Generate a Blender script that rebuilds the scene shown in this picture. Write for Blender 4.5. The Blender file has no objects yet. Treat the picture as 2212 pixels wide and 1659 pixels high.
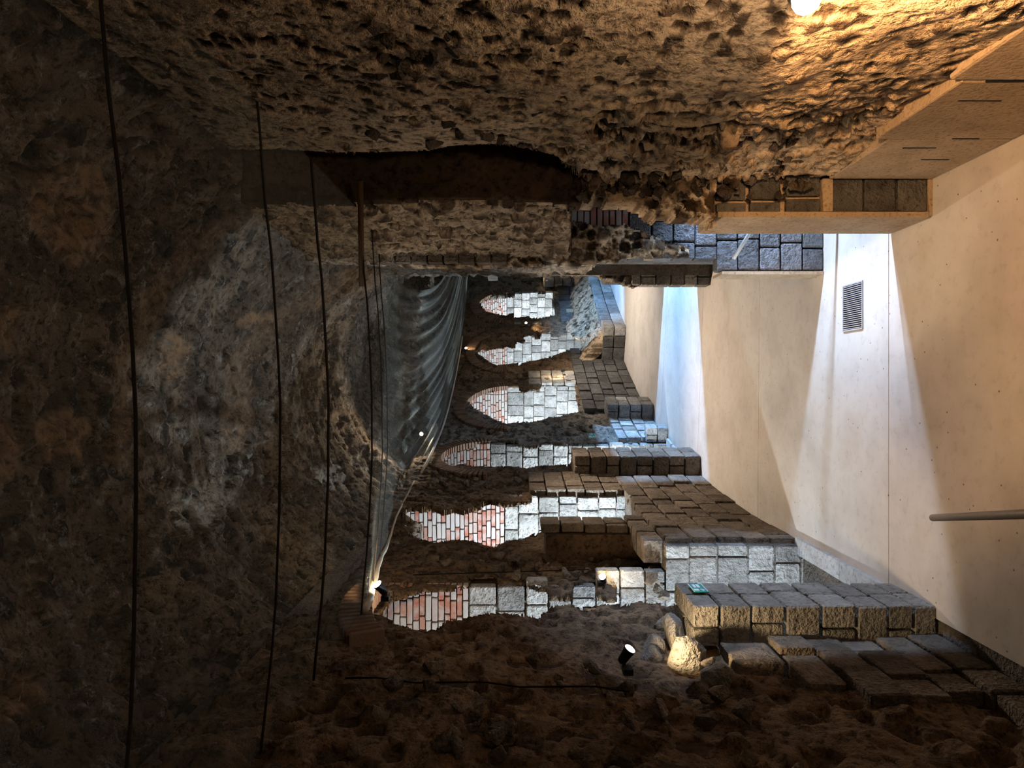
import bpy, math, random
import numpy as np
from mathutils import Vector, Matrix

sc = bpy.context.scene
COL = sc.collection
random.seed(7)
rng = np.random.default_rng(7)

# ------------------------------------------------------------------ camera, world, exposure
F_PX, EYE = 1500.0, 3.0
cam_d = bpy.data.cameras.new('camera')
cam_d.sensor_fit = 'HORIZONTAL'
cam_d.sensor_width = 36.0
cam_d.lens = F_PX / 2212 * 36.0
cam_d.clip_start = 0.05
cam_d.clip_end = 200
cam = bpy.data.objects.new('camera', cam_d)
COL.objects.link(cam)
# the photograph was taken with the phone on its side: "up" of the hall points to picture-left
cam.matrix_world = Matrix(((0, 1, 0, 0), (0, 0, -1, 0), (-1, 0, 0, EYE), (0, 0, 0, 1)))
sc.camera = cam

world = bpy.data.worlds.new('dark')
sc.world = world
world.use_nodes = True
world.node_tree.nodes['Background'].inputs[0].default_value = (0.9, 0.8, 0.7, 1)
world.node_tree.nodes['Background'].inputs[1].default_value = 0.0

sc.view_settings.view_transform = 'Standard'
sc.view_settings.look = 'None'
sc.view_settings.gamma = 1.0
sc.view_settings.use_curve_mapping = False
sc.view_settings.exposure = 0.9
sc.cycles.max_bounces = 3
sc.cycles.diffuse_bounces = 2
sc.cycles.glossy_bounces = 1
sc.cycles.transmission_bounces = 0
sc.cycles.transparent_max_bounces = 6
sc.cycles.caustics_reflective = False
sc.cycles.caustics_refractive = False
sc.cycles.use_light_tree = False

# ------------------------------------------------------------------ hall frame
# The hall runs straight up to Y = 7.9 and then bends to the right round (CX, CY).
CX, CY = 24.7, 7.9
BEND = 25.0


def pos(s, r):
    s = np.asarray(s, float)
    r = np.asarray(r, float)
    phi = np.maximum(s, 0) / BEND
    x = CX - r * np.cos(phi)
    y = CY + r * np.sin(phi) + np.minimum(s, 0)
    return x, y


def P(s, r, z):
    x, y = pos(s, r)
    return Vector((float(x), float(y), float(z)))


def photo(x, y, z):
    """where a world point stands in the photograph (pixels)"""
    y = np.maximum(y, 0.05)
    return 1106 + F_PX * (EYE - z) / y, 829.5 - F_PX * x / y


# ------------------------------------------------------------------ lights of the place and added fills
WARM = (1.0, 0.66, 0.34)
GOLD = (1.0, 0.72, 0.40)
COOL = (0.76, 0.89, 1.0)
BLUE = (0.26, 0.54, 1.0)


def look(o, target):
    d = Vector(target) - o.location
    o.rotation_euler = d.to_track_quat('-Z', 'Y').to_euler()


def light(name, kind, loc, power, color, target=None, size=0.05, angle=120, blend=0.4, parent=None):
    d = bpy.data.lights.new(name, kind)
    d.energy = power
    d.color = color
    if kind == 'AREA':
        d.size = size
    else:
        d.shadow_soft_size = size
    if kind == 'SPOT':
        d.spot_size = math.radians(angle)
        d.spot_blend = blend
    o = bpy.data.objects.new(name, d)
    COL.objects.link(o)
    o.location = loc
    if target is not None:
        look(o, target)
    return o


# floodlights standing in the six side cells on the left, out of sight behind the near jambs
for (s_, r_, z_, pw, tgt) in (
        (-2.55, 28.6, 1.3, 380, (-0.7, 27.1, 2.6)),
        (0.75, 27.9, 1.9, 500, (2.05, 27.0, 2.8)),
        (4.0, 28.0, 1.2, 360, (5.15, 26.8, 2.4)),
        (7.2, 28.0, 2.0, 420, (8.95, 27.0, 2.8)),
        (10.9, 28.4, 1.8, 480, (13.1, 27.0, 2.4)),
        (13.9, 28.0, 2.2, 380, (15.2, 26.9, 2.8))):
    light('cell_floodlight', 'SPOT', P(s_, r_, z_), pw, COOL, P(tgt[0], tgt[1], tgt[2]), 0.08, 150, 0.6)
for s_ in (-1.9, 4.4):
    light('cell_floor_light', 'POINT', P(s_, 28.2, .45), 26, COOL, None, .06)
# floodlights in the rooms on the right: their beams cross the floor through the openings
light('room_floodlight', 'SPOT', (3.5, 5.98, 2.2), 800, (0.50, 0.69, 1.0), (-0.2, 6.2, 0.0), 0.03, 90, 0.4)
light('room_floodlight', 'SPOT', (3.0, 6.05, 1.4), 380, (0.45, 0.66, 1.0), (-1.7, 6.05, .6), 0.06, 60, 0.6)  # added weaker fill, tinting the left pier and kerb blue
light('room_floodlight', 'SPOT', (6.2, 12.3, 2.6), 4200, BLUE, (0.3, 13.0, 0.0), 0.12, 70, 0.5)
# added fill light behind the camera, lifting the vault and walls
light('fill_behind', 'SPOT', (0.5, -1.6, 2.9), 24, (1.0, .74, .5), (0.4, 1.6, 5.2), 0.15, 150, .8)
# added fill lights without fixtures, for the right piers, floor and far bend
light('fill_across', 'SPOT', (-1.25, 4.5, 3.5), 140, (1.0, .72, .45), (1.3, 5.4, .7), 0.06, 46, .7)
light('fill_beyond', 'SPOT', (0.3, 11.3, 3.8), 430, (1.0, .81, .62), (-.1, 9.0, 0.0), 0.10, 110, .8)
light('fill_beyond', 'SPOT', P(9.3, 23.9, 3.0), 380, (1.0, .88, .76), (1.2, 16.6, 0.0), 0.10, 120, .8)
light('fill_beyond', 'SPOT', P(11.8, 23.8, 2.2), 420, BLUE, P(12.6, 25.6, .3), 0.10, 90, .6)

# ------------------------------------------------------------------ small helpers


def empty(name, loc=(0, 0, 0), rz=0.0):
    o = bpy.data.objects.new(name, None)
    o.empty_display_size = 0.1
    COL.objects.link(o)
    o.location = loc
    o.rotation_euler = (0, 0, rz)
    return o


def tag(o, label=None, cat=None, group=None, kind=None):
    if label:
        o['label'] = label
    if cat:
        o['category'] = cat
    if group:
        o['group'] = group
    if kind:
        o['kind'] = kind
    return o


def mesh_obj(name, me, parent=None, loc=None, rot=None, scale=None):
    o = bpy.data.objects.new(name, me)
    COL.objects.link(o)
    if parent is not None:
        o.parent = parent
    if loc is not None:
        o.location = loc
    if rot is not None:
        o.rotation_euler = rot
    if scale is not None:
        o.scale = scale
    return o


def py_mesh(name, verts, faces, mat=None, smooth=False):
    me = bpy.data.meshes.new(name)
    me.from_pydata([tuple(v) for v in verts], [], faces)
    if mat:
        me.materials.append(mat)
    if smooth:
        me.shade_smooth()
    me.update()
    return me


def np_mesh(name, co, quads, mat=None, smooth=True, attrs=None):
    me = bpy.data.meshes.new(name)
    n = len(co)
    m = len(quads)
    me.vertices.add(n)
    me.vertices.foreach_set('co', co.astype(np.float32).ravel())
    me.loops.add(4 * m)
    me.loops.foreach_set('vertex_index', quads.astype(np.int32).ravel())
    me.polygons.add(m)
    me.polygons.foreach_set('loop_start', np.arange(0, 4 * m, 4, dtype=np.int32))
    if smooth:
        me.polygons.foreach_set('use_smooth', np.ones(m, dtype=bool))
    for k, v in (attrs or {}).items():
        a = me.attributes.new(k, 'FLOAT', 'POINT')
        a.data.foreach_set('value', v.astype(np.float32))
    me.update(calc_edges=True)
    if mat:
        me.materials.append(mat)
    return me


# ------------------------------------------------------------------ noise in numpy


def _h(i, j, k=0):
    v = np.sin(i * 127.1 + j * 311.7 + k * 74.7) * 43758.5453
    return v - np.floor(v)


def vnoise(u, v, k=0):
    i, j = np.floor(u), np.floor(v)
    a, b = u - i, v - j
    a = a * a * (3 - 2 * a)
    b = b * b * (3 - 2 * b)
    return ((_h(i, j, k) * (1 - a) + _h(i + 1, j, k) * a) * (1 - b)
            + (_h(i, j + 1, k) * (1 - a) + _h(i + 1, j + 1, k) * a) * b)


def fbm(u, v, octs=4, k=0):
    t, amp, nrm = 0, 1.0, 0
    for o in range(octs):
        t = t + amp * (vnoise(u, v, k + o * 7) - 0.5)
        nrm += amp
        u, v, amp = u * 2.03 + 5.1, v * 2.03 + 1.7, amp * 0.5
    return t / nrm


def worley(u, v, k=0):
    i, j = np.floor(u), np.floor(v)
    f1 = np.full(u.shape, 9.0)
    f2 = np.full(u.shape, 9.0)
    idv = np.zeros(u.shape)
    for di in (-1, 0, 1):
        for dj in (-1, 0, 1):
            ci, cj = i + di, j + dj
            px = ci + 0.12 + 0.76 * _h(ci, cj, k)
            py = cj + 0.12 + 0.76 * _h(ci, cj, k + 3)
            d = np.hypot(px - u, py - v)
            nearer = d < f1
            f2 = np.where(nearer, f1, np.minimum(f2, d))
            idv = np.where(nearer, _h(ci, cj, k + 5), idv)
            f1 = np.where(nearer, d, f1)
    return f1, f2, idv


def sm(x, a, b):
    t = np.clip((x - a) / (b - a), 0, 1)
    return t * t * (3 - 2 * t)


def rubble(u, v, big=0.13, cell=0.16, p=0.45, relief=0.05, deep=0.6, k=0, rough=1.0):
    """height and the share of aggregate (dark stone) over a rubble concrete face"""
    wu = u + 0.05 * fbm(u * 6, v * 6, 3, k + 40)
    wv = v + 0.05 * fbm(u * 6 + 9, v * 6, 3, k + 50)
    h = big * fbm(u * 0.9, v * 0.9, 4, k)
    f1, f2, idv = worley(wu / cell, wv / cell, k)
    core = sm(f2 - f1, 0.06, 0.30)
    is_st = (idv < p).astype(float)
    sunk = np.where(_h(np.floor(idv * 9999), 3.0, k) < deep, -1.0, 0.7)
    h = h + relief * core * is_st * sunk * (0.5 + idv / max(p, .01))
    g1, g2, gid = worley(wu / (cell * .37) + 7, wv / (cell * .37), k + 11)
    gcore = sm(g2 - g1, 0.08, 0.4)
    g_st = (gid < p * 0.8).astype(float) * (1 - core * is_st)
    h = h + relief * 0.4 * gcore * g_st * np.where(gid < p * .4, -1.0, 0.6)
    h = h + rough * 0.035 * fbm(u * 9, v * 9, 3, k + 20) + rough * 0.012 * fbm(u * 34, v * 34, 2, k + 30)
    agg = np.clip(core * is_st + 0.8 * gcore * g_st, 0, 1)
    tone = idv
    return h, agg, tone


# ------------------------------------------------------------------ materials


def new_mat(name):
    m = bpy.data.materials.new(name)
    m.use_nodes = True
    nt = m.node_tree
    b = nt.nodes['Principled BSDF']
    b.inputs['Roughness'].default_value = 0.9
    if 'Specular IOR Level' in b.inputs:
        b.inputs['Specular IOR Level'].default_value = 0.08
    return m, nt, b


def noise_node(nt, scale, detail=5, rough=0.6, coord=None, dist=0.0):
    n = nt.nodes.new('ShaderNodeTexNoise')
    n.inputs['Scale'].default_value = scale
    n.inputs['Detail'].default_value = detail
    n.inputs['Roughness'].default_value = rough
    n.inputs['Distortion'].default_value = dist
    if coord is None:
        g = nt.nodes.new('ShaderNodeNewGeometry')
        coord = g.outputs['Position']
    nt.links.new(coord, n.inputs['Vector'])
    return n.outputs['Fac']


def ramp(nt, fac, stops):
    r = nt.nodes.new('ShaderNodeValToRGB')
    el = r.color_ramp.elements
    while len(el) > 1:
        el.remove(el[-1])
    el[0].position = stops[0][0]
    el[0].color = (*stops[0][1], 1)
    for p_, c in stops[1:]:
        e = el.new(p_)
        e.color = (*c, 1)
    nt.links.new(fac, r.inputs[0])
    return r.outputs[0]


def mix(nt, fac, a, b, mode='MIX'):
    m = nt.nodes.new('ShaderNodeMix')
    m.data_type = 'RGBA'
    m.blend_type = mode
    for sock, val in ((m.inputs['Factor'], fac), (m.inputs['A'], a), (m.inputs['B'], b)):
        pass
    fi, ai, bi = m.inputs[0], m.inputs[6], m.inputs[7]
    for sock, val in ((fi, fac), (ai, a), (bi, b)):
        if isinstance(val, (int, float)):
            sock.default_value = val
        elif isinstance(val, tuple):
            sock.default_value = (*val, 1)
        else:
            nt.links.new(val, sock)
    return m.outputs[2]


def bump(nt, b, height, strength=0.6, dist=0.01):
    n = nt.nodes.new('ShaderNodeBump')
    n.inputs['Strength'].default_value = strength
    n.inputs['Distance'].default_value = dist
    nt.links.new(height, n.inputs['Height'])
    nt.links.new(n.outputs[0], b.inputs['Normal'])


def attr(nt, name):
    a = nt.nodes.new('ShaderNodeAttribute')
    a.attribute_name = name
    return a.outputs['Fac']


def rubble_mat(name, mortar, mortar2, stone, stone2, patch=None, bstr=0.8):
    m, nt, b = new_mat(name)
    n1 = noise_node(nt, 1.3, 2)
    n2 = noise_node(nt, 18, 4, 0.72)
    mo = ramp(nt, n1, ((0.35, mortar2), (0.62, mortar)))
    st = ramp(nt, attr(nt, 'tone'), ((0.0, stone), (0.45, stone2)))
    c = mix(nt, attr(nt, 'agg'), mo, st)
    sp = ramp(nt, n2, ((0.36, (0.35, 0.33, 0.31)), (0.5, (1, 1, 1)), (0.72, (1.25, 1.2, 1.12))))
    c = mix(nt, 1.0, c, sp, 'MULTIPLY')
    if patch:
        fl = ramp(nt, noise_node(nt, 7, 5, .75), ((.56, (0, 0, 0)), (.66, (.55, .55, .55))))
        bwf = nt.nodes.new('ShaderNodeRGBToBW')
        nt.links.new(fl, bwf.inputs[0])
        c = mix(nt, bwf.outputs[0], c, (.42, .41, .38))
        c = mix(nt, attr(nt, 'plaster'), c, mix(nt, .45, patch, sp, 'MULTIPLY'))
    nt.links.new(c, b.inputs['Base Color'])
    bump(nt, b, n2, bstr, 0.045)
    return m


M = {}
M['tan_rubble'] = rubble_mat('tan_rubble', (.50, .38, .26), (.36, .27, .18), (.05, .036, .025), (.13, .09, .06))
M['brown_rubble'] = rubble_mat('brown_rubble', (.22, .15, .095), (.13, .088, .055), (.07, .048, .032), (.16, .11, .075))
M['grey_rubble'] = rubble_mat('grey_rubble', (.27, .24, .20), (.19, .16, .13), (.06, .055, .05), (.16, .14, .12))
M['vault_rubble'] = rubble_mat('vault_rubble', (.24, .19, .14), (.09, .075, .06), (.035, .032, .028), (.14, .11, .085),
                               (.38, .25, .155))
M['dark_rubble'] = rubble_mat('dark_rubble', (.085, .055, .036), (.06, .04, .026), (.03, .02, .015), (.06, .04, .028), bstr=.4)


def block_mat(name, c1, c2, rnd=0.35, bs=1.0, bd=0.05, pit=24):
    m, nt, b = new_mat(name)
    oi = nt.nodes.new('ShaderNodeObjectInfo')
    n1 = noise_node(nt, 5, 2)
    n2 = noise_node(nt, pit, 3, 0.65)
    c = ramp(nt, n1, ((0.3, c2), (0.65, c1)))
    r_ = ramp(nt, oi.outputs['Random'], ((0, (1 - rnd,) * 3), (1, (1 + rnd * .4,) * 3)))
    c = mix(nt, 1.0, c, r_, 'MULTIPLY')
    sp = ramp(nt, n2, ((0.3, (.55, .52, .5)), (0.48, (1, 1, 1))))
    c = mix(nt, 1.0, c, sp, 'MULTIPLY')
    nt.links.new(c, b.inputs['Base Color'])
    bump(nt, b, n2, bs, bd)
    return m


M['block'] = block_mat('block', (.44, .43, .41), (.26, .25, .23), .45)
M['lava_block'] = block_mat('lava_block', (.19, .19, .20), (.12, .12, .125))
M['tuff_block'] = block_mat('tuff_block', (.28, .26, .23), (.18, .165, .145), .3, 1.0, .05, 24)
M['dark_block'] = block_mat('dark_block', (.15, .145, .14), (.09, .085, .08))
M['brown_block'] = block_mat('brown_block', (.22, .18, .145), (.13, .105, .08))
M['tan_plaster'] = block_mat('tan_plaster', (.46, .35, .24), (.36, .27, .18), 0.12, 0.5, 0.012, 45)
M['stone_chunk'] = block_mat('stone_chunk', (.10, .078, .06), (.05, .038, .03), 0.5)
M['mortar'] = block_mat('mortar', (.20, .18, .16), (.13, .115, .10), 0.1)
M['kerb_stone'] = block_mat('kerb_stone', (.42, .42, .42), (.32, .32, .32), 0.2, 0.4)


def brick_mat(name, red, red2, pale, pale_from):
    m, nt, b = new_mat(name)
    oi = nt.nodes.new('ShaderNodeObjectInfo')
    c = ramp(nt, oi.outputs['Random'], ((0.0, red), (0.35, red2), (pale_from, pale), (1.0, pale)))
    n1 = noise_node(nt, 9, 2)
    wh = ramp(nt, n1, ((0.42, (0, 0, 0)), (0.62, (1, 1, 1))))
    bw = nt.nodes.new('ShaderNodeRGBToBW')
    nt.links.new(wh, bw.inputs[0])
    mu = nt.nodes.new('ShaderNodeMath')
    mu.operation = 'MULTIPLY'
    mu.inputs[1].default_value = 0.7
    nt.links.new(bw.outputs[0], mu.inputs[0])
    c = mix(nt, mu.outputs[0], c, pale)
    nt.links.new(c, b.inputs['Base Color'])
    bump(nt, b, noise_node(nt, 45, 2), 0.5, 0.01)
    return m


M['brick'] = brick_mat('brick', (.34, .115, .075), (.37, .19, .14), (.42, .375, .345), 0.62)
M['arch_brick'] = brick_mat('arch_brick', (.16, .075, .05), (.14, .09, .06), (.20, .14, .10), 0.8)

# concrete floor
m, nt, b = new_mat('concrete_floor')
n1 = noise_node(nt, 1.1, 3, 0.6)
n2 = noise_node(nt, 12, 4, 0.7)
c = ramp(nt, n1, ((0.3, (.40, .36, .32)), (0.55, (.50, .46, .42)), (0.75, (.44, .38, .32))))
c2 = ramp(nt, n2, ((0.30, (.88, .86, .84)), (0.45, (1, 1, 1)), (.8, (1.06, 1.06, 1.06))))
c = mix(nt, 1.0, c, c2, 'MULTIPLY')
vor = nt.nodes.new('ShaderNodeTexVoronoi')
vor.inputs['Scale'].default_value = 9
g = nt.nodes.new('ShaderNodeNewGeometry')
nt.links.new(g.outputs['Position'], vor.inputs['Vector'])
sp = ramp(nt, vor.outputs['Distance'], ((0.045, (.35, .28, .22)), (0.075, (1, 1, 1))))
c = mix(nt, 1.0, c, sp, 'MULTIPLY')
nt.links.new(c, b.inputs['Base Color'])
b.inputs['Roughness'].default_value = 0.75
bump(nt, b, n2, 0.15, 0.006)
M['floor'] = m
M['floor_joint'] = block_mat('floor_joint', (.16, .14, .12), (.12, .10, .09), 0.1)


def plain(name, col, rough=0.5, metal=0.0, emit=None, power=0):
    m_, nt_, b_ = new_mat(name)
    n_ = noise_node(nt_, 40, 3)
    c_ = ramp(nt_, n_, ((0.3, tuple(x * .85 for x in col)), (0.7, col)))
    nt_.links.new(c_, b_.inputs['Base Color'])
    b_.inputs['Roughness'].default_value = rough
    b_.inputs['Metallic'].default_value = metal
    if emit:
        b_.inputs['Emission Color'].default_value = (*emit, 1)
        b_.inputs['Emission Strength'].default_value = power
    return m_


M['lamp_metal'] = plain('lamp_metal', (.03, .03, .03), 0.5, 0.3)
M['lens'] = plain('lens', (.9, .85, .7), 0.3, 0, (1.0, .86, .60), 22)
M['lens'].cycles.emission_sampling = 'NONE'
M['cable'] = plain('cable', (.012, .011, .01), 0.6)
M['rail_bronze'] = plain('rail_bronze', (.34, .27, .20), 0.5, 0.1)
M['rail_blue'] = plain('rail_blue', (.45, .50, .55), 0.4, 0.3)
M['grate_metal'] = plain('grate_metal', (.30, .31, .33), 0.5, 0.3)
M['pit'] = plain('pit', (.015, .015, .018), 0.9)
M['sign_green'] = plain('sign_green', (.03, .26, .26), 0.4)
M['sign_white'] = plain('sign_white', (.75, .85, .85), 0.4)
M['box_beige'] = plain('box_beige', (.40, .33, .22), 0.5)
M['strap'] = plain('strap', (.035, .03, .026), 0.8)
M['wood'] = plain('wood', (.10, .06, .03), 0.8)

# netting: fine threads over open holes
m, nt, b = new_mat('net')
b.inputs['Base Color'].default_value = (.19, .20, .185, 1)
tr = nt.nodes.new('ShaderNodeBsdfTransparent')
mx = nt.nodes.new('ShaderNodeMixShader')
att = attr(nt, 'thick')
nt.links.new(att, mx.inputs[0])
nt.links.new(tr.outputs[0], mx.inputs[1])
nt.links.new(b.outputs[0], mx.inputs[2])
nt.links.new(mx.outputs[0], nt.nodes['Material Output'].inputs['Surface'])
M['net'] = m
M['net_hem'] = plain('net_hem', (.55, .52, .45), 0.8)

# ------------------------------------------------------------------ shared block meshes


def chamfer_box(name, ch, jit, seed, mat):
    r = random.Random(seed)
    verts, idx = [], {}
    for sx in (-1, 1):
        for sy in (-1, 1):
            for sz in (-1, 1):
                jx, jy, jz = (r.uniform(-jit, jit) for _ in range(3))
                c_ = ch * r.uniform(0.6, 1.5)
                cx, cy, cz = sx * (.5 - abs(jx)), sy * (.5 - abs(jy)), sz * (.5 - abs(jz))
                for ax in range(3):
                    v = [cx, cy, cz]
                    for a2, sg in zip(range(3), (sx, sy, sz)):
                        if a2 != ax:
                            v[a2] -= sg * c_
                    idx[(sx, sy, sz, ax)] = len(verts)
                    verts.append(v)
    faces = []
    for ax in range(3):
        o = [a for a in range(3) if a != ax]
        for sg in (-1, 1):
            f = []
            for a, b_ in ((-1, -1), (1, -1), (1, 1), (-1, 1)):
                k = [0, 0, 0]
                k[ax], k[o[0]], k[o[1]] = sg, a, b_
                f.append(idx[(*k, ax)])
            if (sg > 0) == (ax == 1):
                f.reverse()
            faces.append(f)
    for ax in range(3):
        o = [a for a in range(3) if a != ax]
        for a in (-1, 1):
            for b_ in (-1, 1):
                ks = []
                for sg in (-1, 1):
                    k = [0, 0, 0]
                    k[ax], k[o[0]], k[o[1]] = sg, a, b_
                    ks.append(tuple(k))
                faces.append([idx[(*ks[0], o[0])], idx[(*ks[1], o[0])], idx[(*ks[1], o[1])], idx[(*ks[0], o[1])]])
    for sx in (-1, 1):
        for sy in (-1, 1):
            for sz in (-1, 1):
                faces.append([idx[(sx, sy, sz, a)] for a in range(3)])
    return py_mesh(name, verts, faces, mat)


_boxes = {}


def box_mesh(mat, kind='block'):
    v = random.randrange(5)
    key = (mat, kind, v)
    if key not in _boxes:
        ch, jit = dict(block=(.045, .02), brick=(.05, .03), sharp=(.012, .002))[kind]
        _boxes[key] = chamfer_box(kind + '_' + mat, ch, jit, v * 31 + 5, M[mat])
    return _boxes[key]


def chunk_mesh(seed, mat):
    import bmesh
    r = random.Random(seed)
    bm = bmesh.new()
    for _ in range(13):
        v = Vector((r.gauss(0, 1), r.gauss(0, 1), r.gauss(0, 1))).normalized() * r.uniform(.85, 1.0)
        bm.verts.new(v)
    bmesh.ops.convex_hull(bm, input=bm.verts)
    me = bpy.data.meshes.new('stone')
    bm.to_mesh(me)
    bm.free()
    me.materials.append(M[mat])
    return me


def boulder_mesh(seed, mat):
    import bmesh
    r = random.Random(seed)
    bm = bmesh.new()
    bmesh.ops.create_icosphere(bm, subdivisions=3, radius=1.0)
    cuts = [(Vector((r.gauss(0, 1), r.gauss(0, 1), r.gauss(0, 1))).normalized(), r.uniform(.55, .8)) for _ in range(9)]
    for v in bm.verts:
        for n_, d_ in cuts:
            k_ = v.co.dot(n_) - d_
            if k_ > 0:
                v.co -= n_ * k_ * .93
        v.co += v.co.normalized() * r.uniform(-.025, .025)
    me = bpy.data.meshes.new('stone')
    bm.to_mesh(me)
    bm.free()
    me.materials.append(M[mat])
    return me


_chunks = {}


def chunk(mat):
    v = random.randrange(8)
    if (mat, v) not in _chunks:
        _chunks[(mat, v)] = chunk_mesh(v * 17 + 3, mat)
    return _chunks[(mat, v)]


def put(name, parent, mat, s, r, z, dr, ds, dz, kind='block', tilt=0.0, wob=0.006):
    """a block at (s, r, z): dr across the wall, ds along the hall, dz high"""
    phi = max(s, 0) / BEND
    return mesh_obj(name, box_mesh(mat, kind), parent, P(s, r, z),
                    (tilt, random.uniform(-wob, wob), -phi + random.uniform(-wob, wob)), (dr, ds, dz))


def put_xyz(name, parent, mat, x0, x1, y0, y1, z0, z1, kind='block', wob=0.004):
    return mesh_obj(name, box_mesh(mat, kind), parent, ((x0 + x1) / 2, (y0 + y1) / 2, (z0 + z1) / 2),
                    (0, random.uniform(-wob, wob), random.uniform(-wob, wob)), (x1 - x0, y1 - y0, z1 - z0))


def splits(a, b, mean, jit=0.35):
    out = [a]
    while out[-1] < b - mean * 0.55:
        out.append(out[-1] + mean * random.uniform(1 - jit, 1 + jit))
    out[-1] = b
    if len(out) == 1:
        out.append(b)
    return out


def courses(z0, z1, h, jit=0.12):
    return splits(z0, z1, h, jit)


def face_along(parent, mat, s0, s1, zs, r_face, depth, mean, name='block', side=1, keep=None, gap=.012, kind='block', proud=.012):
    """coursed blocks on a face that runs along the hall; side=1 left wall, -1 right wall"""
    for z0, z1 in zip(zs[:-1], zs[1:]):
        off = random.uniform(0, mean * .5)
        js = [s0] + [x for x in splits(s0 + off, s1, mean) if x > s0 + .12]
        for a, b_ in zip(js[:-1], js[1:]):
            sm_, zm = (a + b_) / 2, (z0 + z1) / 2
            if keep and not keep(sm_, zm):
                continue
            d = random.uniform(0, proud)
            put(name, parent, mat, sm_, r_face + side * (depth / 2 - d), zm, depth, b_ - a - gap, z1 - z0 - gap, kind)


def face_across(parent, mat, s, zs, r0, r1, depth, mean, name='block', keep=None, gap=.012, kind='block', proud=.012, ragged=0.0):
    """coursed blocks on a face that looks back down the hall"""
    for z0, z1 in zip(zs[:-1], zs[1:]):
        st = r0 + random.uniform(0, ragged)
        js = [st] + [x for x in splits(st + random.uniform(0.1, mean * .8), r1, mean) if x > st + .07]
        for a, b_ in zip(js[:-1], js[1:]):
            rm, zm = (a + b_) / 2, (z0 + z1) / 2
            if keep and not keep(rm, zm):
                continue
            d = random.uniform(0, proud)
            put(name, parent, mat, s + depth / 2 - d, rm, zm, b_ - a - gap, depth, z1 - z0 - gap, kind)


def sector(name, parent, s0, s1, r0, r1, z0, z1, mat, n=None):
    """a solid that follows the bend"""
    n = n or max(2, int((s1 - s0) / 0.5) + 1)
    ss = np.linspace(s0, s1, n)
    v, f = [], []
    for s in ss:
        for r, z in ((r0, z0), (r1, z0), (r1, z1), (r0, z1)):
            v.append(P(s, r, z))
    for i in range(n - 1):
        a, c_ = 4 * i, 4 * i + 4
        for k in range(4):
            f.append((a + k, a + (k + 1) % 4, c_ + (k + 1) % 4, c_ + k))
    f.append((3, 2, 1, 0))
    e = 4 * (n - 1)
    f.append((e, e + 1, e + 2, e + 3))
    return mesh_obj(name, py_mesh(name, v, f, mat), parent)


def box(name, parent, x0, x1, y0, y1, z0, z1, mat):
    v = [(x, y, z) for x in (x0, x1) for y in (y0, y1) for z in (z0, z1)]
    f = [(0, 1, 3, 2), (4, 6, 7, 5), (0, 4, 5, 1), (2, 3, 7, 6), (0, 2, 6, 4), (1, 5, 7, 3)]
    return mesh_obj(name, py_mesh(name, v, f, mat), parent)


def skin(name, parent, a0, a1, b0, b1, res, fn, disp, mat, keep=None, thick=0.25):
    """a dense displaced face over (a, b); fn(a, b, h) gives xyz; kept cells only, with a rim of real thickness"""
    na, nb = max(2, int((a1 - a0) / res) + 1), max(2, int((b1 - b0) / res) + 1)
    A, B = np.meshgrid(np.linspace(a0, a1, na), np.linspace(b0, b1, nb), indexing='ij')
    h, agg, tone = disp(A, B)
    xyz = np.stack(fn(A, B, h), -1).reshape(-1, 3)
    back = np.stack(fn(A, B, h * 0.3 - thick), -1).reshape(-1, 3)
    I = np.arange(na * nb).reshape(na, nb)
    if keep is not None:
        ctr = (xyz.reshape(na, nb, 3)[:-1, :-1] + xyz.reshape(na, nb, 3)[1:, 1:]) / 2
        K = keep(ctr[..., 0], ctr[..., 1], ctr[..., 2])
    else:
        K = np.ones((na - 1, nb - 1), bool)
    q = np.stack((I[:-1, :-1], I[1:, :-1], I[1:, 1:], I[:-1, 1:]), -1)[K]
    N = na * nb
    Kp = np.zeros((na + 1, nb + 1), bool)
    Kp[1:-1, 1:-1] = K
    rims = []
    d1 = Kp[1:, 1:-1] != Kp[:-1, 1:-1]
    ii, jj = np.nonzero(d1)
    rims.append(np.stack((I[ii, jj], I[ii, jj + 1], I[ii, jj + 1] + N, I[ii, jj] + N), -1))
    d2 = Kp[1:-1, 1:] != Kp[1:-1, :-1]
    ii, jj = np.nonzero(d2)
    rims.append(np.stack((I[ii, jj], I[ii + 1, jj], I[ii + 1, jj] + N, I[ii, jj] + N), -1))
    q = np.concatenate([q] + rims)
    co = np.concatenate([xyz, back])
    used, inv = np.unique(q, return_inverse=True)
    q = inv.reshape(q.shape)
    ag = np.concatenate([agg.ravel(), agg.ravel()])[used]
    to = np.concatenate([tone.ravel(), tone.ravel()])[used]
    me = np_mesh(name, co[used], q, M[mat], True, dict(agg=ag, tone=to))
    return mesh_obj(name, me, parent)


def left_fn(r):
    def fn(a, b, h):
        x, y = pos(a, r - h)
        return x, y, b
    return fn


def right_fn(r):
    def fn(a, b, h):
        rr = r(a, b) if callable(r) else r
        x, y = pos(a, rr + h)
        return x, y, b
    return fn


# ------------------------------------------------------------------ floor
floor = tag(empty('floor'), 'pale worn concrete floor crossed by bands of cool and warm light', 'floor', kind='structure')
base = []
sector('floor_bed', floor, -16, 26, 22.4, 26.9, -0.30, -0.02, M['floor_joint'])
joints = [-16, -9.5, -5.6, -2.37, 0.55, 3.2, 5.9, 9.2, 12.8, 17, 21.5, 26]
for a, b_ in zip(joints[:-1], joints[1:]):
    sector('slab', floor, a + .004, b_ - .004, 22.6, 26.36, -0.10, 0.0, M['floor'])
box('slab', floor, 2.1, 6.5, 5.3, 6.9, -.10, -.003, M['floor'])
box('slab', floor, 2.6, 8.5, 10.6, 15.0, -.10, -.003, M['floor'])

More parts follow.
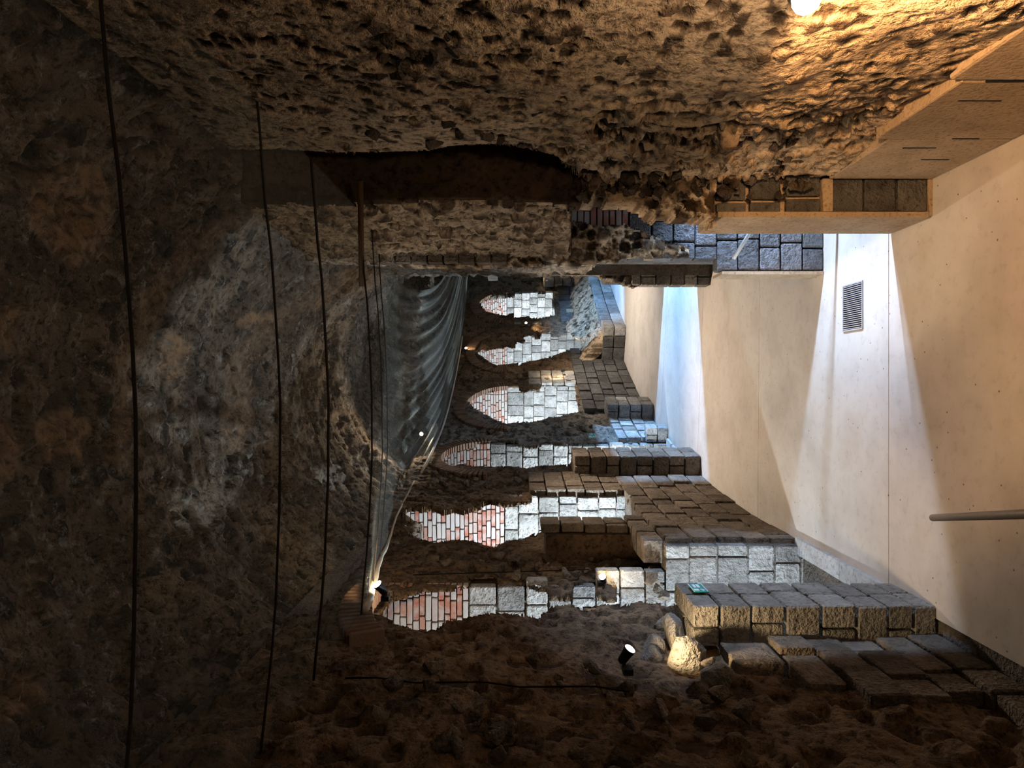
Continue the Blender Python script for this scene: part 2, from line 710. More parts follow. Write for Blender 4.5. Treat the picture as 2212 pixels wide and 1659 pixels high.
# ------------------------------------------------------------------ the six cells on the left and the masses between them
# edges of the broken openings, as read off the photograph and laid on the wall faces
N = {1: [(825, 1330), (860, 1350), (900, 1362), (940, 1362), (960, 1345), (1010, 1335), (1050, 1325), (1090, 1325), (1135, 1330), (1160, 1338),
         (1180, 1325), (1190, 1310), (1235, 1305), (1250, 1318), (1280, 1320), (1300, 1305), (1340, 1308), (1380, 1300), (1450, 1310), (1500, 1320), (2200, 1345)],
     2: [(866, 1118), (870, 1140), (885, 1155), (910, 1165), (940, 1172), (985, 1165), (1020, 1168), (1045, 1177), (1070, 1183), (1090, 1170),
         (1130, 1165), (1150, 1156), (1166, 1150), (1169, 1150), (1350, 1150), (1385, 1150)],
     3: [(945, 985), (950, 1008), (1002, 1003), (1020, 1007), (1060, 1008), (1100, 1007), (1136, 1012), (1169, 1005), (1227, 1005), (1241, 992),
         (1270, 985), (1342, 983), (1400, 987), (1450, 990)],
     4: [(1010, 864), (1013, 867), (1024, 881), (1040, 890), (1059, 901), (1080, 911), (1094, 915), (1121, 912), (1148, 911), (1167, 908),
         (1186, 902), (1205, 900), (1227, 894), (1250, 889)],
     5: [(1029, 760), (1037, 767), (1053, 780), (1075, 789), (1091, 787), (1117, 783), (1122, 790), (1137, 780), (1156, 779), (1200, 767), (1224, 757), (1276, 756)],
     6: [(1038, 653), (1042, 661), (1051, 672), (1067, 677), (1094, 682), (1098, 677), (1110, 677), (1112, 686), (1129, 684), (1146, 682),
         (1148, 687), (1170, 687), (1197, 680)]}
FE = {1: [(825, 1325), (850, 1292), (900, 1278), (950, 1271), (1011, 1268), (1014, 1250), (1072, 1248), (1078, 1256), (1135, 1260), (1142, 1270),
          (1186, 1276), (1190, 1288), (1234, 1288), (1238, 1258), (1288, 1255), (1292, 1290), (1330, 1290), (1336, 1228), (1390, 1210), (1395, 1180), (2000, 1150)],
      2: [(866, 1112), (880, 1095), (900, 1098), (935, 1090), (955, 1102), (985, 1098), (1000, 1105), (1040, 1085), (1060, 1080), (1090, 1087),
          (1130, 1083), (1148, 1085), (1150, 1060), (1345, 1060), (1350, 1075), (1385, 1105)],
      3: [(945, 985), (955, 983), (970, 963), (995, 967), (1006, 956), (1053, 951), (1118, 951), (1122, 960), (1149, 965), (1178, 955), (1238, 958),
          (1321, 954), (1371, 958), (1393, 955), (1410, 920), (1450, 910)],
      4: [(1010, 862), (1015, 851), (1040, 847), (1072, 843), (1095, 837), (1098, 833), (1121, 833), (1123, 846), (1144, 840), (1167, 840), (1170, 827), (1238, 827), (1250, 881)],
      5: [(1029, 759), (1034, 755), (1067, 751), (1094, 749), (1112, 750), (1114, 738), (1132, 738), (1133, 725), (1152, 724), (1153, 730), (1169, 730),
          (1170, 718), (1189, 718), (1190, 726), (1208, 726), (1209, 721), (1223, 721), (1224, 702), (1243, 695), (1269, 695), (1276, 750)],
      6: [(1038, 652), (1045, 643), (1067, 639), (1094, 636), (1111, 635), (1112, 629), (1193, 629), (1194, 653), (1198, 677)]}
APEX = {1: (825, 9e9, 1328), 2: (866, 1385, 1115), 3: (945, 9e9, 985), 4: (1010, 1250, 863), 5: (1029, 1276, 760), 6: (1038, 1198, 653)}


def edge(tab, k, x):
    xt, xs, ym = APEX[k]
    t = np.array(tab[k], float)
    e = np.interp(x, t[:, 0], t[:, 1])
    return np.where((x > xt) & (x < xs), e, ym)


def keep_mass(k_near, k_far, zmin=-9):
    def keep(x, y, z):
        px, py = photo(x, y, z)
        px = px + 5 * (vnoise(px * .11, py * .11, 3) - .5)
        ok = z > zmin
        if k_near:
            ok &= py < edge(FE, k_near, px)
        if k_far:
            ok &= py > edge(N, k_far, px)
        return ok
    return keep


wl = tag(empty('wall_left'), 'broken brown rubble wall on the left with six arched openings', 'wall', kind='structure')


def d_rub(k, **kw):
    return lambda A, B: rubble(A + 31.7 * k, B + 3.3 * k, k=k, **kw)


Z_TOP = 4.75
_k0 = keep_mass(0, 1)


def keep_m0(x, y, z):
    return _k0(x, y, z) & ((z > 1.45) | (y < 3.75 + .5 * z + .3 * (vnoise(y * 4, z * 4, 6) - .5)))


skin('rubble_face', wl, -9.5, -1.6, 0.0, Z_TOP, 0.018, left_fn(26.55), d_rub(1, big=.22, cell=.17, relief=.045), 'brown_rubble', keep_m0, .05)
skin('rubble_face', wl, -3.4, 2.6, 0.0, Z_TOP, 0.022, left_fn(26.75), d_rub(2, big=.16, cell=.13, relief=.035), 'brown_rubble', keep_mass(1, 2, 1.35), .05)
skin('rubble_face', wl, -0.5, 5.4, 0.0, Z_TOP, 0.026, left_fn(26.42), d_rub(3, big=.12, cell=.14, relief=.04), 'brown_rubble', keep_mass(2, 3), .05)
skin('rubble_face', wl, 3.2, 9.6, 0.0, Z_TOP, 0.03, left_fn(26.42), d_rub(4, big=.12, cell=.14, relief=.04), 'grey_rubble', keep_mass(3, 4), .05)
skin('rubble_face', wl, 5.8, 13.2, 0.0, Z_TOP, 0.036, left_fn(26.42), d_rub(5, big=.12, cell=.16, relief=.04), 'brown_rubble', keep_mass(4, 5), .05)
skin('rubble_face', wl, 9.6, 15.9, 0.0, Z_TOP, 0.04, left_fn(26.42), d_rub(6, big=.12, cell=.16, relief=.04), 'brown_rubble', keep_mass(5, 6), .05)
skin('rubble_face', wl, 12.8, 26, 0.0, Z_TOP, 0.05, left_fn(26.42), d_rub(7, big=.12, cell=.18, relief=.05), 'grey_rubble', keep_mass(6, 0), .12)

# solid cores behind the faces, back walls and roofs of the cells
for s0, s1, r0 in ((-9.5, -3.05, 26.62), (-0.66, 0.25, 26.85), (2.09, 3.2, 26.55), (5.19, 6.0, 26.55), (8.99, 9.9, 26.55), (13.14, 13.35, 26.55), (15.24, 26, 26.55)):
    sector('core', wl, s0, s1, r0, 30.6, -.3, 4.8, M['dark_rubble'])
sector('back_wall', wl, -9.5, 26, 30.6, 30.9, -.3, 4.9, M['mortar'])
sector('cell_roof', wl, -9.5, 26, 26.7, 30.8, 4.75, 4.95, M['mortar'])
sector('cell_floor', wl, -3.2, 16, 26.5, 30.6, -.40, -.28, M['kerb_stone'])

# partitions whose lit faces show through the openings
PART = {1: (-0.70, 26.36, [0, .27, .55, .87, 1.16, 1.41, 1.62, 1.88, 2.13, 2.38, 2.62, 2.86, 3.16, 3.45], 4.55, 0.34),
        2: (2.05, 26.40, None, 4.55, .34), 3: (5.15, 26.40, None, 4.4, .34), 4: (8.95, 26.40, None, 4.2, .34),
        5: (13.1, 26.38, None, 4.2, .36), 6: (15.2, 26.40, None, 4.2, .34)}
SPRING = {1: 3.45, 2: 3.11, 3: 3.42, 4: 3.12, 5: 3.16, 6: 3.18}
WORD = {1: 'first and nearest arched opening', 2: 'second arched opening, brightest of all', 3: 'third opening from the camera', 4: 'fourth opening, a clean pointed arch',
        5: 'fifth opening above the low ruined wall', 6: 'sixth and farthest arched opening'}
RMAX = {1: 28.6, 2: 28.3, 3: 27.6, 4: 28.3, 5: 28.6, 6: 28.0}
for k, (s, r0, zs, ztop, mean) in PART.items():
    w = tag(empty('wall_partition_%d' % k), 'floodlit stone wall with red brick on top in the ' + WORD[k], 'wall', kind='structure')
    if k == 1:
        sector('backing', w, s + .03, s + .25, r0 + .02, 30.6, -.3, 1.40, M['mortar'])
        sector('backing', w, s + .03, s + .25, 26.92, 30.6, 1.40, 4.75, M['mortar'])
    else:
        sector('backing', w, s + .03, s + .25, 26.52, 30.6, -.3, 4.75, M['mortar'])
    zs = zs or courses(0, SPRING[k], .29 if k < 4 else .27)
    zs = [-.28] + list(zs)
    if k == 1:
        face_across(w, 'block', s, [z for z in zs if z < 1.45], r0, RMAX[k], .14, mean, ragged=.02, gap=.014)
        face_across(w, 'block', s, [z for z in zs if 1.4 < z < 2.2], 26.60, RMAX[k], .14, mean, ragged=.05, gap=.014)
        face_across(w, 'block', s, [z for z in zs if 2.1 < z], 26.72, RMAX[k], .14, mean, ragged=.08, gap=.014)
    else:
        face_across(w, 'block', s, zs, r0, RMAX[k], .14, mean, ragged=.05 if k != 5 else .12, gap=.014)
    lo_r = {1: 26.78, 2: 26.5, 3: 26.4, 4: 26.5, 5: 26.6, 6: 26.45}[k]
    hi_r = {1: 27.9, 2: 27.9, 3: 27.2, 4: 27.9, 5: 28.0, 6: 27.6}[k]
    bz = courses(SPRING[k], ztop, .064 if k < 4 else .068, .1)
    face_across(w, 'brick', s, bz, lo_r, hi_r, .10, .21, 'brick', gap=.010, kind='brick', proud=.015)

# radial bricks of the arches, on the nave faces
for k, (s0, s1, zs, za, rf) in {1: (-3.2, -.75, 3.3, 4.15, 26.52), 3: (3.4, 5.15, 3.4, 4.25, 26.39), 4: (6.25, 8.75, 3.1, 4.05, 26.39),
                                5: (10.0, 12.4, 3.15, 4.02, 26.39), 6: (13.4, 15.1, 3.15, 4.05, 26.39)}.items():
    sc_, ha, hb = (s0 + s1) / 2, (s1 - s0) / 2 + .16, za - zs + .14
    nb = int((ha + hb) * math.pi / 2 / .075)
    for i in range(nb):
        t = math.pi * (i + .5) / nb
        ss, zz = sc_ + ha * math.cos(t), zs + hb * math.sin(t)
        if k == 1 and (ss > -1.7 or ss < -2.9 or zz < 3.8):
            continue
        put('arch_brick', wl, 'arch_brick', ss, rf + .03, zz, .13, .27, .05, 'brick', math.atan2(math.sin(t) / hb, math.cos(t) / ha))

# coursed stone at the foot of the left wall
face_along(wl, 'brown_block', -4.35, -3.0, courses(0, 1.55, .23), 26.51, .16, .36, gap=.008, proud=.06, keep=lambda s, z: s > -4.3 + .6 * z)
core1 = sector('core', wl, -.58, 2.95, 26.42, 26.9, -.1, 1.36, M['mortar'])
face_along(wl, 'brown_block', -.60, 2.95, [0, .28, .56, .83, 1.10, 1.38], 26.33, .12, .48, gap=.016, proud=.03)
face_along(wl, 'brown_block', -.55, .75, [1.38, 1.62], 26.36, .26, .40, gap=.016, proud=.03)
sector('core', wl, .24, .72, 26.47, 26.9, 1.36, 2.60, M['dark_rubble'])
face_along(wl, 'brown_block', 0.30, .75, [1.62, 1.88, 2.14, 2.42, 2.66], 26.38, .11, .42, gap=.016, proud=.03)
face_along(wl, 'brown_block', 2.1, 3.2, [1.36, 1.65, 1.93, 2.2, 2.5, 2.75], 26.34, .14, .40, gap=.016, proud=.03)
face_along(wl, 'block', 5.3, 7.2, courses(0, .95, .26), 26.34, .12, .42, gap=.016, proud=.03)
face_along(wl, 'dark_block', 7.2, 12.9, courses(0, 1.40, .27), 26.34, .12, .42, gap=.016, proud=.03, keep=lambda s, z: not (11.1 < s < 12.9 and z > .7))
face_along(wl, 'dark_block', 13.1, 15.6, courses(0, 1.5, .27), 26.34, .12, .42, gap=.016, proud=.03)
face_along(wl, 'block', 8.95, 9.8, courses(1.4, 2.6, .29), 26.36, .12, .42, gap=.016, proud=.03)

# loose stones in the broken left faces
for s0, s1, z0, z1, rf, n in ((-6.0, -3.3, 1.5, 4.2, 26.52, 70), (-1.4, .4, 1.45, 4.2, 26.74, 50), (2.1, 3.3, 2.6, 4.3, 26.40, 26), (5.2, 6.3, 1.0, 4.2, 26.40, 34),
                              (9.0, 10.0, 1.2, 4.2, 26.40, 34)):
    for _ in range(n):
        s, z, q = random.uniform(s0, s1), random.uniform(z0, z1), random.uniform(.03, .085)
        px, py = photo(*[np.array(v) for v in P(s, rf, z)])
        ok = True
        for k in N:
            xt, xs, ym = APEX[k]
            if xt - 10 < px < min(xs, 1400) and edge(FE, k, px) - 12 < py < edge(N, k, px) + 12:
                ok = False
        if ok:
            mesh_obj('stone', chunk('brown_block'), wl, P(s, rf + q * .1, z), [random.uniform(0, 6) for _ in range(3)], (q * 1.2, q, q * .8))

# ------------------------------------------------------------------ piers on the left
pier = tag(empty('pier', (-1.71, 5.2, 0)), 'squared stone pier on the left with a green plate near its top', 'pier', 'piers along the left wall', 'structure')


def rel(parent, name, mat, x0, x1, y0, y1, z0, z1, kind='block', wob=.004):
    o = put_xyz(name, parent, mat, x0, x1, y0, y1, z0, z1, kind, wob)
    o.location = o.location - parent.location
    return o


zz = [0, .16, .344, .56, .81, 1.07, 1.31, 1.53, 1.73]
for i, (z0, z1) in enumerate(zip(zz[:-1], zz[1:])):
    g_ = .012
    if i % 2 == 0:
        ym = random.uniform(5.1, 5.3)
        rel(pier, 'block', 'tuff_block', -1.86, -1.57, 4.91, ym - g_, z0, z1 - g_)
        rel(pier, 'block', 'tuff_block', -1.86, -1.57, ym, 5.5, z0, z1 - g_)
    else:
        xm = random.uniform(-1.74, -1.68)
        for y0, y1 in ((4.91, 5.2), (5.21, 5.5)):
            rel(pier, 'block', 'tuff_block', -1.86, xm - g_, y0, y1, z0, z1 - g_)
            rel(pier, 'block', 'tuff_block', xm, -1.57, y0, y1, z0, z1 - g_)
for x, y, z, a_, b_, c_ in ((-1.83, 5.12, 1.80, .15, .17, .10), (-1.86, 4.70, 1.82, .13, .20, .15), (-1.92, 5.40, 1.80, .15, .14, .10), (-1.95, 5.05, 1.98, .12, .16, .11),
                            (-1.88, 4.45, 1.70, .11, .16, .13), (-1.94, 4.80, 2.05, .10, .15, .10)):
    mesh_obj('stone', boulder_mesh(int(y * 100), 'tuff_block'), pier, Vector((x, y, z)) - pier.location, (random.uniform(-.3, .3), random.uniform(-.3, .3), random.uniform(0, 3)), (a_, b_, c_))


def small_pier(label, s0, s1, r0, r1, zs, mat, group='piers along the left wall'):
    e = tag(empty('pier', P((s0 + s1) / 2, (r0 + r1) / 2, 0)), label, 'pier', group, 'structure')
    for i, (z0, z1) in enumerate(zip(zs[:-1], zs[1:])):
        cuts = [(r0, r1)] if i % 2 == 0 else [(r0, (r0 + r1) / 2), ((r0 + r1) / 2, r1)]
        sp_ = [(s0, s1)] if i % 2 else [(s0, (s0 + s1) / 2), ((s0 + s1) / 2, s1)]
        for a, b_ in cuts:
            for c_, d_ in sp_:
                o = put('block', e, mat, (c_ + d_) / 2, (a + b_) / 2, (z0 + z1) / 2, b_ - a - .01, d_ - c_ - .01, z1 - z0 - .012)
                o.location = o.location - e.location
    return e


small_pier('tall dark stone pier on the left standing out between second and third opening', 2.98, 3.62, 26.02, 26.36, [0, .25, .5, .75, 1.02, 1.28, 1.5, 1.75, 2.02], 'brown_block')
small_pier('short grey stone pier on the left beside the far band of blue light', 6.55, 7.15, 26.02, 26.36, [0, .25, .5, .74, .98], 'block')
small_pier('tall stone pier with a lamp at the far bend of the hall', 15.5, 16.6, 26.1, 26.4, courses(0, 1.95, .27), 'block')
# broken stub of the third partition at the kerb
small_pier('broken stone stub standing at the mouth of the third opening', 5.2, 5.5, 26.1, 26.4, [0, .2, .42], 'block')

# kerbs that close the sunken cells
for lab, s0, s1 in (('low stone kerb along the floor between the green-plate pier and the next wall', -2.38, -.62), ('low pale kerb at the mouth of the third opening', 3.66, 5.2)):
    kb = tag(empty('kerb', P((s0 + s1) / 2, 26.4, 0)), lab, 'kerb', 'kerbs of the sunken cells', 'structure')
    js = splits(s0, s1, .62)
    for a, b_ in zip(js[:-1], js[1:]):
        o = put('block', kb, 'kerb_stone', (a + b_) / 2, 26.39, -.11, .17, b_ - a - .006, .30, 'sharp')
        o.location = o.location - kb.location

# low ruined wall that stands out at the far bend
lw = tag(empty('low_wall', P(11.5, 25.8, 0)), 'low ruined stone wall with jagged rubble top at the far bend', 'low wall', kind='structure')


def lput(*a, **kw):
    o = put('block', lw, *a, **kw)
    o.location = o.location - lw.location
    return o


for z0, z1 in ((0, .30), (.31, .60)):
    js = splits(10.45, 16.2, .5)
    for a, b_ in zip(js[:-1], js[1:]):
        lput('block', (a + b_) / 2, 25.52, (z0 + z1) / 2, .26, b_ - a - .012, z1 - z0)
    js = splits(25.66, 26.36, .36)
    for a, b_ in zip(js[:-1], js[1:]):
        lput('dark_block', 10.58, (a + b_) / 2, (z0 + z1) / 2, b_ - a - .012, .26, z1 - z0)
o = sector('core', lw, 10.7, 16.1, 25.64, 26.38, 0, .55, M['mortar'])
o.location = -lw.location


def lw_fn(a, b_, h):
    t = (b_ - 25.42) / .95
    z = .58 + .55 * np.clip(t, 0, 1) ** 1.4 * (.6 + .8 * vnoise(a * 1.7, b_ * 2)) + h
    x, y = pos(a, b_)
    return x - lw.location.x, y - lw.location.y, z


skin('rubble_top', lw, 10.5, 16.1, 25.45, 26.42, .03, lw_fn, d_rub(9, big=.25, cell=.14, relief=.07), 'tan_rubble', None, .4)

# ------------------------------------------------------------------ right wall
wr = tag(empty('wall_right'), 'tan rubble concrete wall on the right pitted with dark stones', 'wall', kind='structure')

EDGE_R = np.array([(-200, 330), (600, 322), (750, 330), (900, 326), (1000, 312), (1100, 312), (1200, 335), (1240, 365), (1300, 400), (1400, 415), (1540, 400), (1800, 378), (2300, 378)], float)


def keep_near(x, y, z):
    px, py = photo(x, y, z)
    px2 = px + 14 * (vnoise(px * .04, py * .04, 5) - .5)
    return (py < np.interp(px2, EDGE_R[:, 0], EDGE_R[:, 1])) | (y < 1.0)


def d_near(A, B):
    h, ag, to = rubble(A + 3.1, B, big=.20, cell=.075, p=.30, relief=.018, deep=.8, k=21, rough=.55)
    h2, ag2, to2 = rubble(A + 8.1, B, big=.30, cell=.15, p=.62, relief=.13, deep=.9, k=22)
    # the lower far part is the most eroded
    wgt = sm(A, -4.6, -3.6) * sm(-np.abs(B - 1.75), -1.3, -.55)
    return h * (1 - wgt) + h2 * wgt, ag * (1 - wgt) + ag2 * wgt, to * (1 - wgt) + to2 * wgt


def r_near(a, b_):
    # leans back a little, bulges at mid height
    return 23.20 + .06 * np.exp(-((b_ - 1.9) / .7) ** 2) - .05 * np.clip(b_ - 2.5, 0, 3)


skin('rubble_face', wr, -9.5, -2.94, 0.62, 4.95, 0.0125, right_fn(r_near), d_near, 'tan_rubble', keep_near, .3)


# broken front of the first pier, looking back to the camera
def fr_fn(y0, lean=0.0):
    def fn(a, b_, h):
        return a, np.full(a.shape, y0) - h + 0 * b_, b_
    return fn


POLY_R1 = np.array([(-200, 434), (700, 436), (800, 436), (870, 430), (1000, 428), (1100, 432), (1200, 436), (1250, 440), (1350, 433), (1390, 445), (1400, 470), (1535, 470), (1545, 490), (1800, 490)], float)


def keep_r1(x, y, z):
    px, py = photo(x, y, z)
    return py < np.interp(px + 10 * (vnoise(px * .05, py * .05, 8) - .5), POLY_R1[:, 0], POLY_R1[:, 1])


def d_r1(A, B):
    h1, a1, t1 = rubble(A + 50, B, big=.10, cell=.35, p=.5, relief=.02, k=31)
    h2, a2, t2 = rubble(A + 50, B, big=.18, cell=.13, p=.62, relief=.11, deep=.9, k=32)
    w = 1 - sm(B, 2.35, 2.75)
    return h1 * (1 - w) + h2 * w + .06 * w, a1 * (1 - w) + a2 * w, t1 * (1 - w) + t2 * w


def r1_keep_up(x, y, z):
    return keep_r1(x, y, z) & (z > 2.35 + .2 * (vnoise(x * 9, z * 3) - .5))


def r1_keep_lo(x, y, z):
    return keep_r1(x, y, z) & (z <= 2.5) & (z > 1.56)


skin('pier_front', wr, 1.10, 2.4, 1.0, 4.95, .016, fr_fn(4.99), d_r1, 'dark_rubble', r1_keep_up, .2)  # dark colour carries the shade lying on this upper front
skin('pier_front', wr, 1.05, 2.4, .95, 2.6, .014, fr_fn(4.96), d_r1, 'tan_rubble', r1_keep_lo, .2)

# nave side above and beyond the right opening
HOLE = [(1230, 452), (1290, 436), (1350, 430), (1390, 445), (1400, 470), (1450, 470), (1535, 470), (1545, 509), (2000, 509), (2000, 600), (1540, 600), (1440, 600), (1300, 592), (1230, 560)]


def in_poly(px, py, poly):
    inside = np.zeros(px.shape, bool)
    n = len(poly)
    for i in range(n):
        x1, y1 = poly[i]
        x2, y2 = poly[(i + 1) % n]
        c_ = ((y1 > py) != (y2 > py)) & (px < (x2 - x1) * (py - y1) / (y2 - y1 + 1e-9) + x1)
        inside ^= c_
    return inside


def r_side(a, b_):
    return np.interp(a, [-2.95, -1.1, 30], [23.37, 23.52, 23.52])


def keep_side(x, y, z):
    px, py = photo(x, y, z)
    p2 = px + 10 * (vnoise(px * .06, py * .06, 9) - .5)
    return ~in_poly(p2, py, HOLE) & ((z > 1.9) | (y < 5.5)) & (py > np.interp(px, POLY_R1[:, 0], POLY_R1[:, 1]) - 6) & (z > 1.2)


skin('rubble_face', wr, -2.84, -0.95, 1.2, 4.95, .0145, right_fn(r_side), d_rub(35, big=.10, cell=.10, p=.5, relief=.05, deep=.7), 'tan_rubble', keep_side, .25)
skin('rubble_face', wr, -0.98, 26, 1.9, 4.95, .045, right_fn(23.16), d_rub(36, big=.12, cell=.12, p=.5, relief=.05), 'grey_rubble', None, .25)

# lower right wall beyond the opening, and the pier with dark blocks
sector('core', wr, -0.95, 2.45, 22.3, 22.95, 0, 2.4, M['mortar'])
sector('core', wr, 6.2, 26, 22.3, 23.15, 0, 2.4, M['mortar'])
sector('core', wr, -9.6, -2.92, 22.2, 22.95, 0, 4.95, M['dark_rubble'])
sector('core', wr, 2.75, 3.5, 22.2, 23.20, 0, 2.4, M['mortar'])
# mass of the first pier and the side walls of the two rooms
box('core', wr, 1.6, 6.6, 5.06, 5.42, -.1, 4.9, M['mortar'])
box('core', wr, 1.45, 1.7, 5.02, 5.42, 0, 4.9, M['dark_rubble'])
box('core', wr, 1.24, 6.6, 6.78, 7.2, -.1, 4.9, M['mortar'])
box('core', wr, 6.5, 6.7, 5.0, 7.2, -.1, 4.9, M['mortar'])
box('room_roof', wr, 1.9, 6.7, 5.0, 7.2, 2.9, 3.1, M['mortar'])
box('core', wr, 2.2, 8.9, 11.2, 11.4, -.1, 3.4, M['mortar'])
box('core', wr, 3.0, 8.9, 14.6, 14.8, -.1, 3.4, M['mortar'])
box('core', wr, 8.7, 8.9, 11.2, 14.8, -.1, 3.4, M['mortar'])
box('room_roof', wr, 2.2, 8.9, 11.2, 14.8, 3.3, 3.5, M['mortar'])

box('beam_blocker', wr, 3.19, 3.30, 5.40, 6.80, 2.065, 3.0, M['mortar'])  # unseen slab added to cut the floodlight beam short of the left wall

# plastered plinth under the near right wall
for i, (a, b_) in enumerate(zip([-9.4, -7.2, -5.6, -4.55, -3.75], [-7.2, -5.6, -4.55, -3.75, -2.95])):
    put_xyz('plinth_block', wr, 'tan_plaster', 1.46, 1.85, CY + a + .004, CY + b_ - .004, 0, [.95, .95, .90, .83, .745][i], 'sharp', .002)

for xa, xb, yy in ((2130, 2212, 177), (2070, 2163, 218), (2057, 2115, 300), (1950, 2022, 320), (1990, 2050, 345)):
    t_ = 1.4585 * F_PX / (829.5 - yy)
    za, zb_ = EYE - (xa - 1106) / F_PX * t_, EYE - (xb - 1106) / F_PX * t_
    put_xyz('crack', wr, 'pit', 1.4575, 1.47, t_ - .005, t_ + .005, max(zb_, .01), za, 'sharp', .01)

# stones in the pitted right wall
for (x0, x1, y0, y1, n) in ((1250, 1760, 330, 430, 110), (800, 1750, 60, 320, 120)):
    for _ in range(n):
        px, py = random.uniform(x0, x1), random.uniform(y0, y1)
        dx = (829.5 - py) / F_PX
        x = 1.50
        t = x / dx
        if t > 4.85:
            t = 4.9
            x = t * dx
        z = EYE - (px - 1106) / F_PX * t
        if not (.85 < z < 4.2):
            continue
        q = random.uniform(.022, .06)
        mesh_obj('stone', chunk('stone_chunk'), wr, (x + .01, t, z), [random.uniform(0, 6) for _ in range(3)], (q, q * 1.3, q * .9))

# first right pier
p1 = tag(empty('pier', (1.33, 5.23, 0)), 'plastered pier on the right with dark stones in its front face', 'pier', 'piers along the right wall', 'structure')
rel(p1, 'plaster_side', 'tan_plaster', 1.19, 1.23, 4.955, 5.5, 0, 1.53, 'sharp', 0)
rel(p1, 'plaster_core', 'tan_plaster', 1.22, 1.60, 5.03, 5.5, 0, 1.53, 'sharp', 0)
rel(p1, 'plaster_base', 'tan_plaster', 1.20, 1.48, 4.95, 5.06, -.01, .02, 'sharp', 0)
for z0, z1 in ((.02, .235), (.245, .475), (.485, .70), (.78, 1.03), (1.07, 1.29), (1.32, 1.53)):
    if z0 < .75:
        rel(p1, 'block', 'dark_block', 1.235, 1.47, 4.975, 5.06, z0, z1)
    else:
        xm = random.uniform(1.32, 1.4)
        rel(p1, 'block', 'dark_block', 1.235, xm - .02, 4.985, 5.06, z0, z1)
        rel(p1, 'block', 'dark_block', xm, 1.50, 4.985, 5.06, z0, z1)
rel(p1, 'mortar_bed', 'tan_plaster', 1.235, 1.47, 4.965, 5.06, .705, .775, 'sharp', 0)

# second right pier: blue-lit blocks facing the camera, brick above
p2 = tag(empty('pier', (1.35, 6.85, 0)), 'block pier inside the right opening, washed in blue light', 'pier', 'piers along the right wall', 'structure')
bz = [0, .21, .415, .62, .83, 1.03, 1.24, 1.45, 1.66, 1.88]
for z0, z1 in zip(bz[:-1], bz[1:]):
    js = [1.09 if z0 < 1.0 else 1.2, random.uniform(1.30, 1.46), random.uniform(1.55, 1.75), random.uniform(1.95, 2.15), 2.5]
    for a, b_ in zip(js[:-1], js[1:]):
        rel(p2, 'block', 'lava_block', a + .005, b_ - .005, 6.68, 6.86, z0, z1 - .01)
zb = courses(1.88, 2.7, .062, .05)
for z0, z1 in zip(zb[:-1], zb[1:]):
    js = splits(1.22 + random.uniform(0, .1), 2.1, .22)
    for a, b_ in zip(js[:-1], js[1:]):
        rel(p2, 'brick', 'brick', a + .005, b_ - .005, 6.69, 6.83, z0, z1 - .009, 'brick')
rel(p2, 'plaster_side', 'tan_plaster', 1.055, 1.085, 6.675, 7.0, 0, .98, 'sharp', 0)
rel(p2, 'core', 'mortar', 1.28, 2.5, 6.84, 6.98, 0, 2.9, 'sharp', 0)
RUB2 = [(1150, 452), (1230, 478), (1300, 490), (1350, 487), (1395, 502), (1440, 522), (1465, 530), (1490, 540), (1490, 556), (1380, 556), (1290, 566), (1150, 576), (860, 576), (860, 430), (1100, 430)]


def keep_rub2(x, y, z):
    px, py = photo(x + 1.35, y + 6.85, z)
    return in_poly(px + 8 * (vnoise(px * .06, py * .06, 4) - .5), py + 8 * (vnoise(py * .06, px * .06, 4) - .5), RUB2)


def rub2_fn(a, b_, h):
    return a - 1.35, np.full(a.shape, 6.60 - 6.85) - h, b_


skin('rubble_face', p2, 1.0, 1.8, 1.2, 4.2, .016, rub2_fn, d_rub(41, big=.08, cell=.11, p=.6, relief=.06, deep=.8), 'tan_rubble', keep_rub2, .1)

# third right pier: dark blocks at the edge of the far blue band
p3 = tag(empty('pier', (1.75, 10.6, 0)), 'dark grey block pier on the right beside the far band of blue light', 'pier', 'piers along the right wall', 'structure')
for i, (z0, z1) in enumerate(zip([0, .20, .40, .60, .83, 1.06], [.20, .40, .60, .83, 1.06, 1.2])):
    js = [1.49, 1.62 + .1 * (i % 2), 1.95, 2.3] if i != 2 else [1.49, 1.72, 1.95, 2.3]
    for a, b_ in zip(js[:-1], js[1:]):
        rel(p3, 'block', 'block', a + .005, b_ - .005, 10.49, 10.75, z0, z1 - .01)


def p3_fn(a, b_, h):
    return a - 1.75, np.full(a.shape, 10.54 - 10.6) - h, b_


def keep_p3(x, y, z):
    px, py = photo(x + 1.75, y + 10.6, z)
    return py < np.interp(px, [1270, 1300, 1345, 1380], [560, 600, 614, 617]) + 8 * (vnoise(px * .1, py * .1, 3) - .5)


skin('rubble_face', p3, 1.40, 2.4, 1.12, 1.95, .018, p3_fn, d_rub(43, big=.14, cell=.14, p=.7, relief=.08, deep=.8), 'grey_rubble', keep_p3, .2)
rel(p3, 'core', 'mortar', 1.60, 2.4, 10.7, 11.2, 0, 1.55, 'sharp', 0)

# row of old bricks along the upper edge of the right wall
for i in range(8):
    y = 6.50 + .0 * i
    z = 3.05 + .15 * i
    put_xyz('edge_brick', wr, 'brown_block', 1.13, 1.24, 6.46, 6.62, z, z + .135)

# ------------------------------------------------------------------ vault
vl = tag(empty('ceiling'), 'dark mottled rubble barrel vault above the netting', 'vault', kind='structure')


def v_fn(a, b_, h):
    # b_ is the distance round the curve from the right springing
    t = b_ / 5.6 * math.pi
    rr = 24.85 - (2.02 - h) * np.cos(t)
    z = 4.30 + (1.72 - h) * np.sin(t)
    x, y = pos(a, rr)
    return x, y, z


